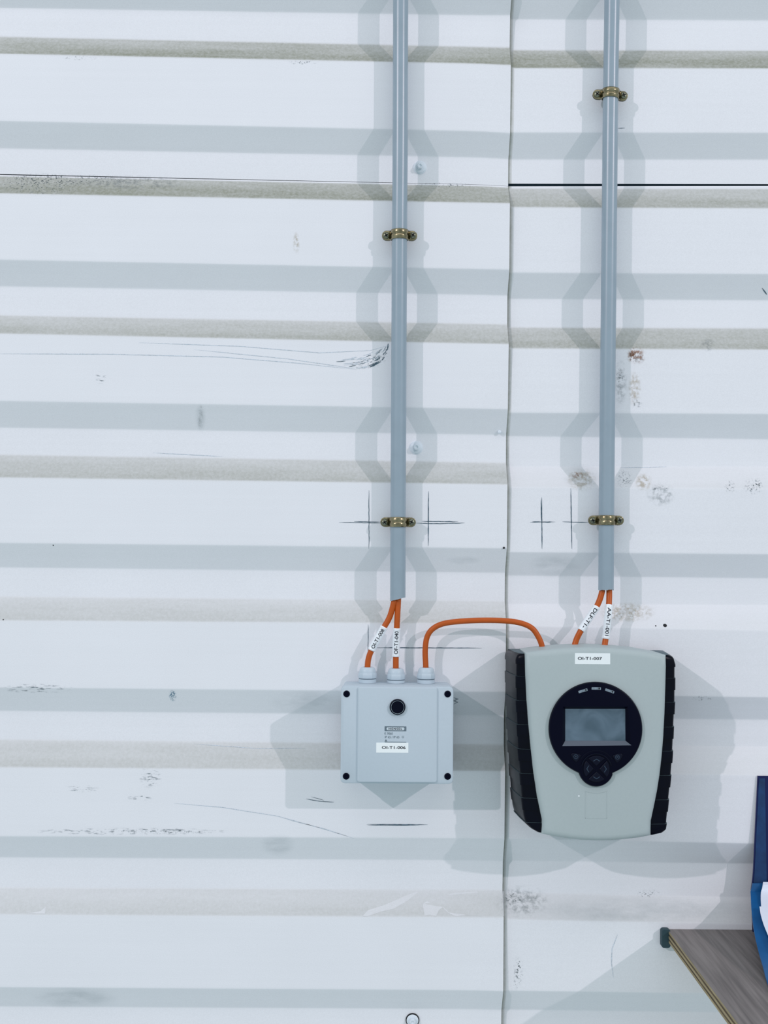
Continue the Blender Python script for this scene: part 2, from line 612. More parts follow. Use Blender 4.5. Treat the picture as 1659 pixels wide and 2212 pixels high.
def build_sheet(rows, ul, ur, back, xs_fn, flare):
    R = [row_line(r, ul, ur, back) for r in rows]
    pts = []
    n = len(R)
    def lerp(a, b, t):
        return [x + (y - x) * t for x, y in zip(a, b)]
    for i in range(n):
        if i == 0 or i == n - 1:
            q = list(R[i]); q[3] = 0
            pts.append(q)
            continue
        p, q, s = R[i - 1], R[i], R[i + 1]
        l0 = math.hypot(p[0] - q[0], p[2] - q[2])
        l1 = math.hypot(s[0] - q[0], s[2] - q[2])
        a = lerp(q, p, min(0.45, 4.0 * K / l0))
        b = lerp(q, s, min(0.45, 4.0 * K / l1))
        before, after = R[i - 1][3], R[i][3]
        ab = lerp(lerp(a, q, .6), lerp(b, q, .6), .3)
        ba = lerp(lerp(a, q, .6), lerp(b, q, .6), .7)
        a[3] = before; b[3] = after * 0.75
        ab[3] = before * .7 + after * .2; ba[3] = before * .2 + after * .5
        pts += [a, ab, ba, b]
    # real trapezoid sheets go on past the picture: one more rib period each way is in the rows
    verts, faces, dust_and_shade = [], [], []
    ncol = None
    for q in pts:
        xs = xs_fn(q)
        ncol = len(xs)
        for x, f in xs:
            y = q[2] + (max(f, 0) * (RIGHT_BACK - gap(q[4])) * K if flare else 0)
            verts.append((x, y, q[0] + q[1] * x))
            dust_and_shade.append(max(q[3], -f * 0.9) if f < 0 else q[3])  # negative f: seam shadow strip painted in with the dust colour
    for i in range(len(pts) - 1):
        for j in range(ncol - 1):
            a = i * ncol + j
            faces.append((a, a + 1, a + ncol + 1, a + ncol))
    me = bpy.data.meshes.new('cladding_panel')
    me.from_pydata(verts, [], faces)
    me.materials.append(M['wall'])
    me.materials.append(M['sheetback'])
    me.polygons.foreach_set('use_smooth', [True] * len(me.polygons))
    at = me.attributes.new('dust_and_shade', 'FLOAT', 'POINT')
    at.data.foreach_set('value', dust_and_shade)
    me.update()
    if me.polygons[0].normal.y > 0:
        me.flip_normals()
    o = bpy.data.objects.new('cladding_panel', me)
    C.objects.link(o)
    attach(o, wall)
    so = o.modifiers.new('thickness', 'SOLIDIFY')
    so.thickness = 0.0007
    so.offset = -1
    so.material_offset = 1
    wn = o.modifiers.new('normals', 'WEIGHTED_NORMAL')
    wn.keep_sharp = True
    wn.weight = 80
    return o

XL, XR = P(-1100, 1106).x, P(2900, 1106).x
def xs_left(q):
    z = q[0] + q[1] * 0.16
    e = seam_x(z)
    cols = [(XL + (e - 0.06 - XL) * i / 8.0, 0.0) for i in range(9)]
    return cols + [(e - 0.035, 0.18), (e - 0.015, 0.6), (e, 1.0)]
def xs_right(q):
    z = q[0] + q[1] * 0.16
    e = seam_x(z)
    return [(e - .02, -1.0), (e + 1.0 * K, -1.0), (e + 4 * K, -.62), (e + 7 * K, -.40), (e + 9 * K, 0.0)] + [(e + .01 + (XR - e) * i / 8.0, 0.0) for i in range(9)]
for rows in (left_up, left_low):
    build_sheet(rows, UL_L, UR_L, 0.0, xs_left, True)
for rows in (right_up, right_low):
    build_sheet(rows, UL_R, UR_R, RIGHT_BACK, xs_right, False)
zt, zb = P(0, -1050).z, P(0, 3780).z
mesh_obj('backing_board', [(XL, .034, zb), (XR, .034, zb), (XR, .034, zt), (XL, .034, zt), (XL, .05, zb), (XR, .05, zb), (XR, .05, zt), (XL, .05, zt)],
         [(0, 1, 2, 3), (4, 5, 6, 7), (0, 1, 5, 4), (2, 3, 7, 6), (0, 3, 7, 4), (1, 2, 6, 5)], M['void'], wall)

def wall_depth(u, v):
    """depth (px, negative = behind crest) of the sheet surface seen at pixel u, v"""
    seam_u = 1103.5 + (1087.5 - 1103.5) * (v - 200) / 1850
    if u <= seam_u:
        rows, ul, ur, back = left_up + left_low, UL_L, UR_L, 0
    else:
        rows, ul, ur, back = right_up + right_low, UL_R, UR_R, RIGHT_BACK
    t = (u - ul) / (ur - ul)
    vv = [(r[0] + (r[1] - r[0]) * t, r[2]) for r in rows]
    for (a, da), (b, db) in zip(vv, vv[1:]):
        if a <= v <= b:
            return da + (db - da) * (v - a) / max(1e-6, b - a) - back
    return -back

def on_wall(u, v, lift=0.7):
    return P(u, v, wall_depth(u, v) + lift)

def stroke(name, pts, w, material, n=None, jitter=0.0, taper=True, lift=0.7):
    """a drawn or scratched line lying on the sheet"""
    dense = []
    for (a, b) in zip(pts, pts[1:]):
        L = math.hypot(b[0] - a[0], b[1] - a[1])
        k = max(2, int(L / 6))
        for i in range(k):
            t = i / k
            dense.append((a[0] + (b[0] - a[0]) * t, a[1] + (b[1] - a[1]) * t))
    dense.append(pts[-1])
    verts, faces = [], []
    m = len(dense)
    for i, (u, v) in enumerate(dense):
        a, b = dense[max(0, i - 1)], dense[min(m - 1, i + 1)]
        dx, dy = b[0] - a[0], b[1] - a[1]
        L = math.hypot(dx, dy) or 1
        nx, ny = -dy / L, dx / L
        tt = i / (m - 1)
        ww = w * (min(1, 4 * tt + .25, 4 * (1 - tt) + .25) if taper else 1) * random.uniform(.7, 1.2) / 2
        j = random.uniform(-jitter, jitter)
        verts.append(on_wall(u + nx * (j + ww), v + ny * (j + ww), lift))
        verts.append(on_wall(u + nx * (j - ww), v + ny * (j - ww), lift))
    for i in range(m - 1):
        faces.append((2 * i, 2 * i + 1, 2 * i + 3, 2 * i + 2))
    return mesh_obj(name, verts, faces, material, wall)

def patch(name, poly_box, material, nx=14, ny=14, power=1.0, shape='round', lift=0.6, skew=0.0):
    """a stain lying on the sheet; fade falls off to the border"""
    u0, v0, u1, v1 = poly_box
    verts, faces, fade = [], [], []
    for j in range(ny + 1):
        for i in range(nx + 1):
            a, b = i / nx, j / ny
            u, v = u0 + (u1 - u0) * a, v0 + (v1 - v0) * b + skew * (a - .5)
            verts.append(on_wall(u, v, lift))
            if shape == 'round':
                r = math.hypot(2 * a - 1, 2 * b - 1)
                f = max(0.0, 1 - r) ** power
                f = min(1.0, f * 1.8)
            else:
                f = min(1, 6 * a, 6 * (1 - a), 6 * b, 6 * (1 - b))
            fade.append(f)
    for j in range(ny):
        for i in range(nx):
            k = j * (nx + 1) + i
            faces.append((k, k + 1, k + nx + 2, k + nx + 1))
    o = mesh_obj(name, verts, faces, material, wall)
    at = o.data.attributes.new('fade', 'FLOAT', 'POINT')
    at.data.foreach_set('value', fade)
    return o

# ---- fixing screws of the cladding
def wall_screw(u, v, hexa, rubber):
    d = wall_depth(u, v)
    c = P(u, v, d)
    if rubber:
        base = lathe('wall_screw', [(0.0088, 0), (0.0088, .0016), (0.0078, .0022), (0.0070, .0022)], c, M['slot'], wall)
    else:
        base = lathe('wall_screw', [(0.0088, 0), (0.0088, .0010), (0.0080, .0014), (0.0072, .0014)], c, M['paintwhite'], wall)
    w = lathe('washer', [(0.0078, .0010), (0.0076, .0026), (0.0062, .0034), (0.0056, .0034), (0.0052, .0038), (0.0046, .0038)], c, M['paintwhite'])
    sub(w, base)
    h = lathe('screw_head', [(0.0042, .0036), (0.0042, .0078), (0.0034, .0088), (0.0022, .0088), (0.0018, .0080), (0.0008, .0078)], c, M['paintwhite'], n=6 if hexa else 14, smooth=25)
    sub(h, base)
wall_screw(907, 362, True, False)
wall_screw(899, 967, False, False)
wall_screw(891, 2203, True, True)

# ------------------------------------------------------------------ conduits
CD = 31.0                     # conduit axis, px in front of the crest
CR = 0.00985
def conduit(name, label, pts, slant, ragged, CD=CD):
    base = P(pts[-1][0], pts[-1][1], CD)
    t = thing(name, label, 'conduit', base, 'vertical grey conduits')
    path = catmull([P(u, v, CD) for u, v in pts], 14)
    n = 32
    verts, faces = [], []
    fr = frames(path)
    random.seed(3)
    rag = [random.uniform(-ragged, ragged) * K for _ in range(n)]
    for rad, idx in ((CR, range(len(path))), (CR - .0016, [len(path) - 1, len(path) - 2])):
        for i in idx:
            p, (tt, a, b) = path[i], fr[i]
            for k in range(n):
                w = 2 * math.pi * k / n
                q = p + (a * math.cos(w) + b * math.sin(w)) * rad
                if i == len(path) - 1:
                    q = q + Vector((0, 0, (q.x - p.x) / CR * slant * K + rag[k]))
                verts.append(q)
    L = len(path) + 2
    for l in range(L - 1):
        for k in range(n):
            j = (k + 1) % n
            faces.append((l * n + k, l * n + j, (l + 1) * n + j, (l + 1) * n + k))
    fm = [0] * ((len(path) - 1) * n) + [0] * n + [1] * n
    mesh_obj('pipe', verts, faces, None, t, 60, [M['conduit'], M['conduit_in']], fm)
    return t
conduit('electrical_conduit', 'long grey plastic conduit running down the wall above the square junction box',
        [(867, -330), (866.5, -150), (865.5, 0), (864.5, 300), (863, 520), (861.5, 800), (860, 1100), (859.3, 1294)], 4.0, 0.4)
conduit('electrical_conduit', 'long grey plastic conduit running down the wall above the black and grey detector unit',
        [(1325, -330), (1323.5, -150), (1322, 0), (1319, 204), (1316.5, 450), (1314.5, 650), (1312, 900), (1310, 1124), (1309, 1274)], 0.5, 1.2, CD - RIGHT_BACK + 1)

# ------------------------------------------------------------------ clamps
def clamp(u, v, tilt, label, back):
    c = P(u, v, CD - (RIGHT_BACK - 1 if back else 0))
    t = thing('pipe_clamp', label, 'clamp', (c.x, 0.0 + back * K, c.z), 'brass-coloured conduit clamps')
    ye = 0.0030                 # ears sit a little behind the conduit axis
    hw = 0.0062
    ear_x = 0.0228
    bend = CR + 0.0034
    ca, sa = math.cos(tilt), math.sin(tilt)
    def T(x, y, z):
        return Vector((c.x + x * ca + z * sa, c.y + y, c.z - x * sa + z * ca))
    def band(pathfn, name, material, thick, arc_rad, groove):
        path = pathfn
        zs = [-1, -.72, -.45, -.28, -.1, .1, .28, .45, .72, 1]
        verts, faces = [], []
        for (x, y, nx, ny, arc) in path:
            ex = abs(x) - (ear_x - hw)
            w = hw if ex <= 0 else math.sqrt(max(1e-8, hw * hw - ex * ex))
            for q in zs:
                off = 0.0
                if arc and groove:
                    off = (-0.0008 if abs(q) < .2 else (0.0003 if .2 < abs(q) < .6 else -0.0002))
                verts.append(T(x + nx * off, y + ny * off, q * w))
        m = len(zs)
        for i in range(len(path) - 1):
            for j in range(m - 1):
                a = i * m + j
                faces.append((a, a + 1, a + m + 1, a + m))
        o = mesh_obj(name, verts, faces, material, t, 45)
        s = o.modifiers.new('thickness', 'SOLIDIFY')
        s.thickness = thick
        s.offset = 1.0 if groove else -1.0
        return o
    def make_path(sign, r, ear_y):
        p = []
        for i in range(9):
            x = -ear_x + (ear_x - bend) * (1 - math.cos(math.pi / 2 * i / 8)) if i < 8 else -bend
            p.append((-ear_x + (ear_x - bend) * (i / 8.0) ** 1.6, ear_y, 0, -1, False))
        a0 = math.acos(min(1, 0.97))
        for i in range(17):
            a = math.pi * (1 - i / 16.0)
            p.append((r * math.cos(a), sign * r * math.sin(a), math.cos(a), sign * math.sin(a), 0 < i < 16))
        p += [(-x, y, -nx, ny, ac) for x, y, nx, ny, ac in p[8::-1]]
        return p
    strap = band(make_path(-1, CR + 0.0006, ye), 'strap', M['zinc'], 0.0011, CR, True)
    band(make_path(1, CR + 0.0004, ye + 0.0016), 'base_strap', M['zinc_dark'], 0.0012, CR, False)
    # spacer stud between cradle and wall
    y0, y1 = c.y + CR + .0004, back * K
    lathe('spacer', [(.0055, 0), (.0055, y1 - y0)], T(0, CR + .0004, 0), M['zinc_dark'], t, axis=Vector((0, 1, 0)), n=12)
    for s in (-1, 1):
        p = T(s * 0.0172, ye - .0010, 0.0003 * s)
        h = lathe('screw', [(.0042, 0), (.0043, .0008), (.0038, .0018), (.0026, .0025), (.0006, .0028)], p, M['screw'], t, n=20)
        ang = random.uniform(-.5, .5) + .6
        vv, ff = [], []
        for q in (0, 1):
            a = ang + q * math.pi / 2
            dx, dz = math.cos(a), math.sin(a)
            for yy in (-.0030, -.0022):
                for l, w in ((-.0026, -.0007), (.0026, -.0007), (.0026, .0007), (-.0026, .0007)):
                    vv.append(p + Vector((dx * l - dz * w, yy, dz * l + dx * w)))
            b = q * 8
            ff += [(b, b + 1, b + 2, b + 3), (b + 4, b + 5, b + 6, b + 7)] + [(b + i, b + (i + 1) % 4, b + 4 + (i + 1) % 4, b + 4 + i) for i in range(4)]
        x = mesh_obj('cross_slot', vv, ff, M['slot'])
        sub(x, h)
    return t
clamp(863.2, 508, 0.0, 'metal clamp high on the conduit that leads to the square junction box', 0)
clamp(860, 1128, 0.0, 'metal clamp between pencil crosses near the lower end of the conduit over the junction box', 0)
clamp(1319, 204, math.radians(3.4), 'slightly tilted metal clamp near the picture top on the conduit above the detector unit', RIGHT_BACK)
clamp(1310, 1124, 0.0, 'metal clamp near the lower end of the conduit above the detector unit', RIGHT_BACK)

# ------------------------------------------------------------------ cables
CBR = 6.3 * K
def cable(label, pts, sleeve=None, text=None, flip=False, r=CBR):
    path = catmull([P(u, v, d) for u, v, d in pts], 12)
    t = thing('orange_cable', label, 'cable', path[-1], 'orange cables')
    tube('sheath', path, r, M['cable'], t, 18)
    if sleeve:
        a, b = arclen_at(path, P(*sleeve[0])), arclen_at(path, P(*sleeve[1]))
        n = 26
        sp = resample(path, a, b, n)
        rr = [r + .0010] * n
        rr[0] = rr[-1] = r + .0009
        # raised collars at the two ends
        rr[1] = rr[-2] = r + .0016
        sl = tube('label_sleeve', sp, r + .0010, M['sleeve'], t, 20, 50, rr)
        L = b - a
        tv, tf = text_data(text, L * .80, r * 1.30, 0.012, slices=7)
        fine = resample(path, a, b, 60)
        fr = frames(fine)
        out = []
        for p in tv:
            x = p.x if not flip else -p.x
            s = (x / L + .5) * 59
            i = max(0, min(58, int(s)))
            f = s - i
            c = fine[i].lerp(fine[i + 1], f)
            tt, nn, bb = fr[i]
            R = r + .00125
            ang = (p.y / R) * (-1 if not flip else 1)
            out.append(c + (nn * math.cos(ang) + bb * math.sin(ang)) * R)
        g = mesh_obj('lettering', out, tf, M['ink'])
        sub(g, sl)
    return t
# paths run downwards; lettering runs up (flip) or down the sleeve
cable('orange cable bending left from the conduit to the left gland of the junction box',
      [(856, 1240, 31), (854, 1280, 32), (850.5, 1302, 34), (842, 1332, 32), (829, 1356, 31), (812, 1386, 31), (801, 1408, 30), (795, 1428, 30), (793, 1462, 30)],
      ((827, 1353, 31), (803, 1404, 30)), 'OI-T1-008', True)
cable('straight orange cable running from the conduit to the middle gland of the junction box',
      [(862, 1240, 31), (860.5, 1290, 32), (858.5, 1330, 33), (856.5, 1370, 31), (855.2, 1410, 30), (855, 1440, 30), (855, 1464, 30)],
      ((856.8, 1357, 31), (855, 1419, 30)), 'OF-T1-040', True)
cable('arched orange cable looping from the junction box over to the detector unit',
      [(920.5, 1464, 30), (919.5, 1435, 30), (918.5, 1405, 31), (922, 1378, 33), (933, 1360, 36), (955, 1348, 38), (990, 1342.5, 40), (1040, 1340, 40),
       (1090, 1341, 40), (1125, 1346, 40), (1149, 1357, 40), (1163, 1376, 40), (1171, 1397, 40), (1174, 1425, 40)], r=6.0 * K)
cable('orange cable bending left from the conduit into the top of the detector unit',
      [(1304, 1230, 22), (1302.5, 1262, 22), (1299, 1284, 24), (1290, 1308, 27), (1272, 1336, 32), (1255, 1362, 38), (1245, 1382, 38), (1240.5, 1400, 40), (1238, 1425, 40)],
      ((1289, 1309, 33), (1255, 1362, 38)), 'DLF-T1-', False)
cable('orange cable running almost straight from the conduit down into the detector unit',
      [(1316, 1230, 22), (1316, 1265, 22), (1316, 1290, 25), (1314.5, 1320, 34), (1311.5, 1350, 36), (1308.5, 1378, 36), (1305.5, 1400, 40), (1304, 1425, 40)],
      ((1315.2, 1307, 32), (1308, 1381, 36)), 'AA-T1-001', False)

# ------------------------------------------------------------------ junction box
BD = 117.0
def pxy(u, v, d):
    p = P(u, v, d)
    return (p.x, p.z)
jb = thing('junction_box', 'square light grey junction box with three cable glands on top', 'junction box', P(857, 1690, 0))
a0, a1 = pxy(735.5, 1690.5, BD - 12), pxy(979.5, 1482.5, BD - 12)
loop = rrect(a0[0], a1[0], a0[1], a1[1], 9 * K)
prism('body', [(p[0], p[1]) for p in loop], [(0.0, 3 * K), (-80 * K, 1.2 * K), (-84 * K, 0.4 * K)], M['box'], jb)
lid = prism('lid', loop, [(-84.5 * K, 0.0), (-(BD - 7) * K, 0.0), (-(BD - 5) * K, 0.8 * K), (-(BD - 4) * K, 2.6 * K)], M['box'], jb)
b0, b1 = pxy(771.5, 1689.6, BD), pxy(945, 1485.5, BD)
ploop = rrect(b0[0], b1[0], b0[1], b1[1], 5 * K)
pl = prism('lid_panel', ploop, [(-(BD - 5) * K, -1.0 * K), (-(BD - 1.5) * K, -0.2 * K), (-(BD - .5) * K, 0.6 * K), (-BD * K, 2.0 * K)], M['box'], jb)
for u, v in ((748.7, 1498.7), (967, 1499), (747.7, 1676.7), (967, 1677)):
    c = P(u, v, BD - 4)
    s = lathe('lid_screw', [(.0041, 0), (.0041, .0006), (.0036, .0010), (.0018, .0010), (.0014, .0004), (.0004, .0004)], c, M['black'], jb, n=24)
c = P(858.7, 1527, BD)
bt = lathe('round_plug', [(.0098, 0), (.0098, .0010), (.0092, .0034), (.0086, .0038), (.0080, .0038), (.0078, .0030), (.0060, .0030)], c, M['black'], jb, n=40)
rg = lathe('chrome_ring', [(.0081, .0034), (.0081, .0041), (.0077, .0041), (.0076, .0034)], c, M['ring'], n=40)
sub(rg, bt)
ln = lathe('plug_lens', [(.0072, .0028), (.0072, .0036), (.0068, .0044), (.0056, .0044), (.0044, .0040), (.0006, .0040)], c, M['lens'], n=40)
sub(ln, bt)
def rect_plate(name, u0, v0, u1, v1, d, thick, material, parent, r=0.5):
    p0, p1 = pxy(u0, v1, d), pxy(u1, v0, d)
    o = prism(name, rrect(p0[0], p1[0], p0[1], p1[1], r * K, 3), [(-(d) * K, 0), (-(d + thick) * K, 0)], material)
    (sub if parent.type == 'MESH' else attach)(o, parent)
    return o
FD = BD + 0.25
lg = rect_plate('maker_mark', 830.7, 1569.2, 877.8, 1579.3, BD, .2, M['inkgrey'], jb, .6)
rect_plate('mark_field', 835, 1571.2, 873.5, 1577.3, BD + .2, .15, M['boxmark'], lg, 2.4)
flat_text('lettering', 'HENSEL', 854.3, 1574.3, BD + .5, 29, 4.6, M['ink'], lg, .02, 1.25)
flat_text('lettering', 'K 9060', 839.5, 1584.4, BD + .3, 17.5, 5, M['inkgrey'], jb)
flat_text('lettering', 'IP 65 / IP 65', 847, 1592.2, BD + .3, 31, 4.8, M['inkgrey'], jb)
cc = pxy(870.5, 1592, BD + .3)
lathe('print_symbol', [(.0013, 0), (.0013, .0001)], P(870.5, 1592, BD + .1), M['inkgrey'], jb, n=18)
lathe('print_symbol', [(.0009, 0), (.0009, .0001)], P(870.5, 1592, BD + .3), M['box'], jb, n=18)
tp = [P(830.8, 1601.6, BD + .3), P(836.6, 1601.6, BD + .3), P(833.7, 1596.8, BD + .3)]
mesh_obj('print_symbol', tp, [(0, 1, 2)], M['inkgrey'], jb)
rect_plate('print_line', 831, 1602.6, 877.6, 1603.6, BD, .2, M['inkgrey'], jb, .2)
st = rect_plate('label_sticker', 812.5, 1604.6, 882.3, 1625.8, BD, .4, M['sticker'], jb, .6)
flat_text('lettering', 'OI-T1-006', 850.5, 1614.8, BD + .7, 51, 6.4, M['ink'], st, .014)

def gland(u, vtop):
    d = 30.0
    top = P(u, vtop, d)
    s = K / (FPX / (FPX - d)) 
    bz = loop_top = a1[1]
    c = Vector((top.x, top.y, bz))
    h = top.z - bz
    g = lathe('cable_gland', [(19.0 * s, -.001), (19.0 * s, h - 27.5 * s), (18.2 * s, h - 27 * s), (18.2 * s, h - 24 * s)], c, M['gland'], jb, axis=Vector((0, 0, 1)), n=32)
    ring = lathe('seal_ring', [(18.6 * s, h - 25.5 * s), (18.6 * s, h - 23.5 * s)], c, M['inkgrey'], axis=Vector((0, 0, 1)), n=32)
    sub(ring, g)
    nut = lathe('gland_nut', [(19.4 * s, h - 23.7 * s), (19.8 * s, h - 22.5 * s), (19.6 * s, h - 15 * s), (18.6 * s, h - 12.5 * s)], c, M['gland'], axis=Vector((0, 0, 1)), n=12, smooth=20)
    sub(nut, g)
    dome = lathe('gland_dome', [(18.0 * s, h - 15 * s), (17.6 * s, h - 9 * s), (16.4 * s, h - 4 * s), (13.5 * s, h - 0.8 * s), (10.5 * s, h), (8.0 * s, h - .6 * s), (7.0 * s, h - 3 * s)], c, M['gland'], axis=Vector((0, 0, 1)), n=32)
    sub(dome, g)
gland(794, 1440.5)
gland(855.5, 1443)
gland(920.5, 1441.5)

# ------------------------------------------------------------------ detector unit
DT = 138.0
det = thing('detector_unit', 'grey and black wall-mounted detector unit with round display panel', 'detector', P(1285, 1812, 0))
# grey cover outline (photo pixels on the plane just behind its front edge)
cov = [(1133, 1409), (1170, 1404), (1220, 1399.5), (1271, 1397.5), (1320, 1399), (1380, 1404.5), (1437.5, 1414.5),
       (1438, 1440), (1437, 1481), (1435, 1541), (1432.5, 1590), (1429, 1632), (1424.5, 1672), (1419, 1707), (1412, 1742), (1405.5, 1772),
       (1405, 1788), (1405, 1803.6),
       (1380, 1808.5), (1346, 1812.5), (1316, 1814.6), (1286, 1815), (1256, 1813.6), (1229, 1810.8), (1196, 1806), (1169, 1800),
       (1170, 1784), (1170, 1769), (1160, 1722), (1152, 1670), (1146, 1617), (1141, 1565), (1137, 1511), (1134.5, 1460)]
covw = [pxy(u, v, 126) for u, v in cov]
prism('cover', covw, [(-20 * K, 1 * K), (-122 * K, 0.3 * K), (-127 * K, 0.0), (-131 * K, 1.2 * K), (-135 * K, 4 * K), (-137.3 * K, 8 * K), (-DT * K, 13 * K)], M['cover'], det, 50)

# rubber side grips: for a row (v) -> outer/front edge and the edge tucked under the cover
leftF = [(1411, 1118), (1424, 1113.5), (1460, 1113.3), (1511, 1114), (1571, 1116), (1617, 1118), (1668, 1121.5), (1722, 1125), (1760, 1129), (1776, 1133), (1788, 1146), (1796, 1160)]
leftC = [(1409, 1140), (1511, 1141), (1565, 1145), (1617, 1150), (1670, 1156), (1722, 1164), (1769, 1174), (1800, 1174)]
rightF = [(1413, 1446), (1420, 1454), (1436, 1458.5), (1511, 1458.2), (1571, 1455.5), (1632, 1453), (1677, 1449.5), (1728, 1444.5), (1778, 1440), (1790, 1438), (1797, 1430), (1801, 1412)]
rightC = [(1412, 1433), (1541, 1431), (1632, 1425), (1707, 1415), (1772, 1401), (1803, 1400)]
def tab(t, v):
    if v <= t[0][0]:
        return t[0][1]
    for (a, x), (b, y) in zip(t, t[1:]):
        if a <= v <= b:
            return x + (y - x) * (v - a) / (b - a)
    return t[-1][1]
def grip_rows(side, v, out):
    F, Cc = (leftF, leftC) if side < 0 else (rightF, rightC)
    f = P(tab(F, v), v, 116)
    cxy = P(tab(Cc, v), v, 128)
    s = side
    o = out * K
    pts = [Vector((cxy.x, -110 * K, f.z)),
           Vector((cxy.x, -(127.0 * K + o), f.z)),
           Vector((f.x - s * 5 * K + s * o, -(124.5 * K + o), f.z)),
           Vector((f.x - s * 1.5 * K + s * o, -(121.5 * K + o), f.z)),
           Vector((f.x + s * o, -(116 * K), f.z)),
           Vector((f.x + s * (6 * K + o), -70 * K, f.z)),
           Vector((f.x + s * (11 * K + o), -14 * K, f.z)),
           Vector((f.x + s * (4 * K + o), -6 * K, f.z)),
           Vector((cxy.x, -6 * K, f.z))]
    return pts
def grip_mesh(name, side, vs_, out, parent):
    verts, faces = [], []
    for v in vs_:
        e = v - (1411 if side < 0 else 1413.5)
        verts += grip_rows(side, v, out - (3.2 * (1 - e / 7.0) ** 2 if e < 7 else 0))
    m = 9
    for i in range(len(vs_) - 1):
        for j in range(m):
            a, b = i * m + j, i * m + (j + 1) % m
            faces.append((a, b, b + m, a + m))
    faces.append(tuple(range(m)))
    faces.append(tuple(range((len(vs_) - 1) * m, len(vs_) * m)))
    o = mesh_obj(name, verts, faces, None, None, 40, [M['rubber'], M['rib_lit']], [0] * (len(faces) - 2) + [1, 0])  # top cap takes the painted light edge
    (sub if parent.type == 'MESH' else attach)(o, parent)
    return o
for side, start, v0, v1 in ((-1, [1406.5, 1458.5, 1511, 1563, 1615.5, 1668, 1721, 1773.5], 1411, 1796), (1, [1413, 1463, 1515, 1568, 1620, 1672.5, 1725, 1777], 1413.5, 1801)):
    base = grip_mesh('side_grip', side, [v0 + 2.5 + (v1 - v0 - 3.0) * i / 44.0 for i in range(45)], -2.2, det)
    for i, s in enumerate(start):
        a, b = s + 1.0, s + 27
        a = max(a, v0)
        b = min(b, v1)
        grip_mesh('grip_rib', side, [a + (b - a) * q / 6.0 for q in range(7)], 0.6, base)
        a2, b2 = b - 1, min((start + [v1 + 1])[i + 1], v1)
        if b2 - a2 > 4 and s < 1770:
            grip_mesh('grip_rib', side, [a2 + (b2 - a2) * q / 6.0 for q in range(7)], -1.2, base)

# round black bezel: disc joined with the small key disc, and a window for the screen
ZD = DT + 9
c1, r1 = pxy(1287.3, 1575.3, ZD), 100.8 * K * (FPX - ZD) / FPX
c2, r2 = pxy(1288.2, 1662.0, ZD), 37.6 * K * (FPX - ZD) / FPX
dz = c1[1] - c2[1]
# crossing points of the two circles
dd = math.hypot(c1[0] - c2[0], dz)
aa = (r1 * r1 - r2 * r2 + dd * dd) / (2 * dd)
hh = math.sqrt(r1 * r1 - aa * aa)
half1 = math.atan2(hh, aa)
half2 = math.atan2(hh, dd - aa)
bl = []
n1, n2 = 84, 30
for i in range(n1 + 1):
    a = -math.pi / 2 + half1 + (2 * math.pi - 2 * half1) * i / n1
    bl.append((c1[0] + r1 * math.cos(a), c1[1] + r1 * math.sin(a)))
for i in range(1, n2):
    a = math.pi / 2 + half2 + (2 * math.pi - 2 * half2) * i / n2
    bl.append((c2[0] + r2 * math.cos(a), c2[1] + r2 * math.sin(a)))
hole = [pxy(u, v, ZD) for u, v in ((1214.5, 1611.5), (1364, 1610), (1357, 1526.5), (1216, 1526.5))]
hole = [Vector(p) for p in hole]
lv = [(-(DT - 1) * K, 0.0), (-(DT + 5) * K, 0.0), (-(DT + 8) * K, 1.6 * K), (-ZD * K, 4.5 * K)]
verts, faces = [], []
n = len(bl)
for y, ins in lv:
    for p in inset_loop(bl, ins):
        verts.append((p[0], y, p[1]))
for l in range(len(lv) - 1):
    for i in range(n):
        j = (i + 1) % n
        faces.append((l * n + i, l * n + j, (l + 1) * n + j, (l + 1) * n + i))
front = [Vector((v[0], v[2], 0)) for v in verts[-n:]]
base_i = (len(lv) - 1) * n
hi = len(verts)
verts += [(p[0], -ZD * K, p[1]) for p in hole]
idx = list(range(base_i, base_i + n)) + list(range(hi, hi + 4))
for tri in tessellate_polygon([front, [Vector((p[0], p[1], 0)) for p in hole]]):
    faces.append(tuple(idx[k] for k in tri))
scr = [pxy(u, v, DT + 1) for u, v in ((1220.8, 1600), (1351, 1600), (1350.5, 1531.2), (1220.8, 1531.2))]
si = len(verts)
verts += [(p[0], -(DT + 1) * K, p[1]) for p in scr]
for i in range(1, 4):
    j = (i + 1) % 4
    faces.append((hi + i, hi + j, si + j, si + i))
bez = mesh_obj('display_bezel', verts, faces, M['bezel'], det, 30)
# lower slope of the window, its light painted in as grey
lo = mesh_obj('screen_ledge', [(hole[0].x, -ZD * K, hole[0].y), (hole[1].x, -ZD * K, hole[1].y), (scr[1][0], -(DT + 1) * K, scr[1][1]), (scr[0][0], -(DT + 1) * K, scr[0][1])], [(0, 1, 2, 3)], M['ledge'])
sub(lo, bez)
sc = prism('screen', [scr[0], scr[1], scr[2], scr[3]], [(-(DT - 1) * K, 0), (-(DT + 1.2) * K, 0)], M['lcd'])
sub(sc, bez)
def rot_plate(name, u, v, w, h, ang, d, thick, material, parent, r=1.0):
    c = P(u, v, d)
    k = (FPX - d) / FPX * K
    loop = [(c.x + (x * math.cos(ang) - z * math.sin(ang)), c.z + (x * math.sin(ang) + z * math.cos(ang))) for x, z in rrect(-w / 2 * k, w / 2 * k, -h / 2 * k, h / 2 * k, r * k, 3)]
    o = prism(name, loop, [(-d * K, 0), (-(d + thick) * K, 0.3 * K)], material)
    (sub if parent.type == 'MESH' else attach)(o, parent)
    return o
